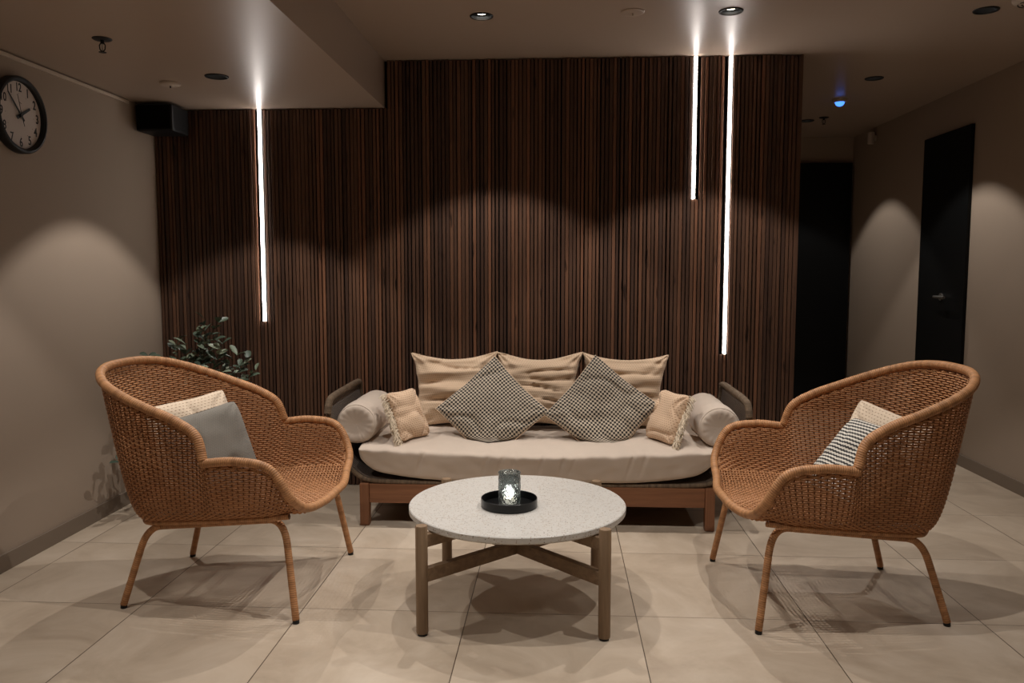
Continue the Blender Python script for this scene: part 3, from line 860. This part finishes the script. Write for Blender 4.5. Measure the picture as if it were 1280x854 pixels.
def bolster(x, label):
    t = thing('bolster_cushion', label, 'bolster', (x, .985, SZ+.099), 0, 'cylindrical bolsters on the sofa')
    R = .098; Lb = .50
    def prof():
        p = [(0.0, .016), (.03, .011), (.06, .004), (.078, 0.004), (.090, .012), (.097, .03)]
        q = [(R+.002*math.sin(i*1.3), .05+i*(Lb-.10)/8) for i in range(9)]
        return p+q+[(r, Lb-z) for r, z in p[::-1]]
    n = 96; vs = []; pr = prof(); m = MB(); P = []
    pr = [(a.x, a.y) for a in cr([(r, z, 0) for r, z in pr], 3)]
    for k in range(n+1):
        a = 2*PI*k/n; row = []
        for (r, z) in pr:
            r = max(0, r); w = .0013*math.sin(a*15+3*noise.noise(Vector((math.cos(a)*2, math.sin(a)*2, 0))))*max(0, 1-abs(r-.075)/.03)*(1 if z < .04 or z > Lb-.04 else 0)
            rr = r+.003*noise.noise(Vector((math.cos(a)*2.0, math.sin(a)*2.0, z*9)))
            row.append((rr*math.cos(a), z+(w if z < .1 else -w), rr*math.sin(a)*.99))
        P.append(row)
    m.grid(P, lambda i, j: (i/n*.6, j*.01)); m.build('cover', M['canvas'], t, sharp=0)
    rg = [( (R-.006)*math.cos(2*PI*k/60), .0165, (R-.006)*math.sin(2*PI*k/60)) for k in range(60)]
    MB().tube(rg, .0022, 8, closed=True).build('piping', M['canvas'], t, sharp=0)
bolster(1.150, 'off-white cylindrical bolster at the left end of the sofa')
bolster(2.880, 'off-white cylindrical bolster at the right end of the sofa')
G2 = 'beige waffle back cushions on the sofa'
for x, w, lab, rz, sd in ((1.565, .480, 'wide beige waffle cushion leaning on the panel, left of three', .02, 1), (2.02, .475, 'wide beige waffle cushion leaning on the panel, middle of three', 0, 2), (2.475, .470, 'wide beige waffle cushion leaning on the panel, right of three', -.02, 3)):
    pillow('back_cushion', lab, (x, 1.475, .580), (1, 0, rz), (0, .28, 1), w+.025, .455, .16, M['waffle'], sd, .25, .013, 6, (.35, 3.2), G2, bottom_z=SZ-.004, rnd_=.07)
G3 = 'black and cream woven cushions on the sofa'
pillow('woven_cushion', 'black and cream woven cushion on its corner, left one on the sofa', (1.787, 1.235, .520), (1, .42, .86), (-1, .42, .80), .41, .41, .12, M['knit'], 4, .05, .008, 6, (1, 1), G3, piping=M['waffle'], bottom_z=SZ-.004, rnd_=0)
pillow('woven_cushion', 'black and cream woven cushion on its corner, right one on the sofa', (2.340, 1.235, .525), (1, .50, 1.12), (-1.25, .32, .76), .41, .41, .12, M['knit'], 6, .05, .008, 6, (1, 1), G3, piping=M['waffle'], bottom_z=SZ-.004, rnd_=0)
G4 = 'small fringed cushions on the sofa'
f = pillow('fringed_cushion', 'small rose waffle cushion with cream fringe beside the left bolster', (1.375, 1.12, .510), (.56, .82, .06), (-.30, .20, .93), .205, .27, .12, M['pinkwaffle'], 7, .10, .008, 8, (1, 1), G4, bottom_z=SZ-.004, rnd_=.15)
fringe(f, .205, .27, -1, .045, 150, M['fringe'])
f = pillow('fringed_cushion', 'small rose waffle cushion with cream fringe beside the right bolster', (2.655, 1.12, .510), (.56, -.82, -.06), (.30, .20, .93), .205, .27, .12, M['pinkwaffle'], 9, .10, .008, 8, (1, 1), G4, bottom_z=SZ-.004, rnd_=.15)
fringe(f, .205, .27, 1, .045, 150, M['fringe'])
# cushions in the chairs
pillow('cream_cushion', 'cream waffle cushion behind the grey one in the left armchair', (.715, .235, .570), (.55, .83, .10), (-.28, .20, .93), .36, .34, .11, M['creamknit'], 11, .06, .006, 8, bottom_z=.38)
pillow('grey_cushion', 'plain grey linen cushion leaning in the left armchair', (.825, .125, .545), (.55, .83, .14), (-.30, .18, .93), .33, .33, .11, M['greylinen'], 12, .05, .006, 7, bottom_z=.385)
pillow('cream_cushion', 'cream ribbed cushion behind the zigzag one in the right armchair', (3.285, .170, .560), (.45, -.87, -.16), (.32, .12, .93), .34, .33, .11, M['creamknit'], 13, .06, .006, 8, bottom_z=.38)
pillow('zigzag_cushion', 'small black and white zigzag cushion in the right armchair', (3.165, .085, .555), (.32, -.94, -.05), (.62, .18, .75), .28, .32, .10, M['zigzag'], 14, .05, .004, 7, bottom_z=.385)

# ------------------------------------------------------------------ plant
def plant():
    bx, by = .17, 1.33
    t = thing('potted_plant', 'leafy green potted plant in the corner behind the left armchair', 'plant', (bx, by, 0))
    MB().lathe([(0, 0), (.085, 0), (.10, .02), (.12, .24), (.122, .25), (.112, .25), (.108, .235), (0, .23)], 40).build('pot', M['pot'], t, sharp=40)
    MB().lathe([(0, .236), (.109, .232)], 24).build('soil', M['soil'], t)
    rnd = random.Random(11); st = MB(); lf = MB()
    ends = [(.10, .0, .97), (.16, .03, .95), (.05, .02, .90), (-.06, .0, .86), (.02, -.05, .84), (.20, -.02, .84), (.27, .0, .78), (.34, -.03, .76), (.36, .02, .70), (-.20, -.02, .775), (-.16, .04, .74), (.12, -.08, .76), (.22, -.08, .70),
            (.08, .05, .80), (-.02, .05, .72), (.15, 0, .86), (-.18, -.25, .48), (-.12, -.35, .42), (-.2, -.12, .55), (.0, -.3, .38), (-.15, -.40, .30), (.26, .04, .72), (.05, -.02, .70), (.16, -.05, .66), (.30, -.06, .64)]
    def leaf(p, d, up_, L, w):
        d = d.normalized(); s = d.cross(up_); s = s.normalized() if s.length > .01 else Vector((1, 0, 0)); n = s.cross(d)
        rows = []
        for i, (q, ww) in enumerate(((0, .08), (.2, .55), (.45, .95), (.7, 1), (.88, .7), (1, .12))):
            c = p+d*L*q-n*(.12*L*q*q)
            rows.append([c-s*w*ww/2+n*.006*ww, c, c+s*w*ww/2+n*.006*ww])
        lf.grid(rows)
    for ex, ey, ez in ends:
        e = Vector((ex, ey, ez)); b = Vector((rnd.uniform(-.05, .05), rnd.uniform(-.05, .05), .23))
        mid = b.lerp(e, .55)+Vector((rnd.uniform(-.05, .05)-ex*.15, rnd.uniform(-.04, .04), .04))
        P = cr([b, mid, e], 8); st.tube(P, [.004-.0026*i/(len(P)-1) for i in range(len(P))], 6)
        for k in range(4, len(P)):
            for _ in range(2 if k > 8 else 1):
                if rnd.random() < .06: continue
                a = rnd.uniform(0, 2*PI); d = (P[min(k+1, len(P)-1)]-P[k-1]).normalized()*.6+Vector((math.cos(a), math.sin(a)*.8, rnd.uniform(-.25, .5)))
                L = rnd.uniform(.038, .072); leaf(P[k], d, Vector((rnd.uniform(-.5, .5), rnd.uniform(-.9, .1), 1)), L, L*rnd.uniform(.42, .58))
    st.build('stems', M['stem'], t); o = lf.build('leaves', M['leaf'], t, sharp=0)
plant()
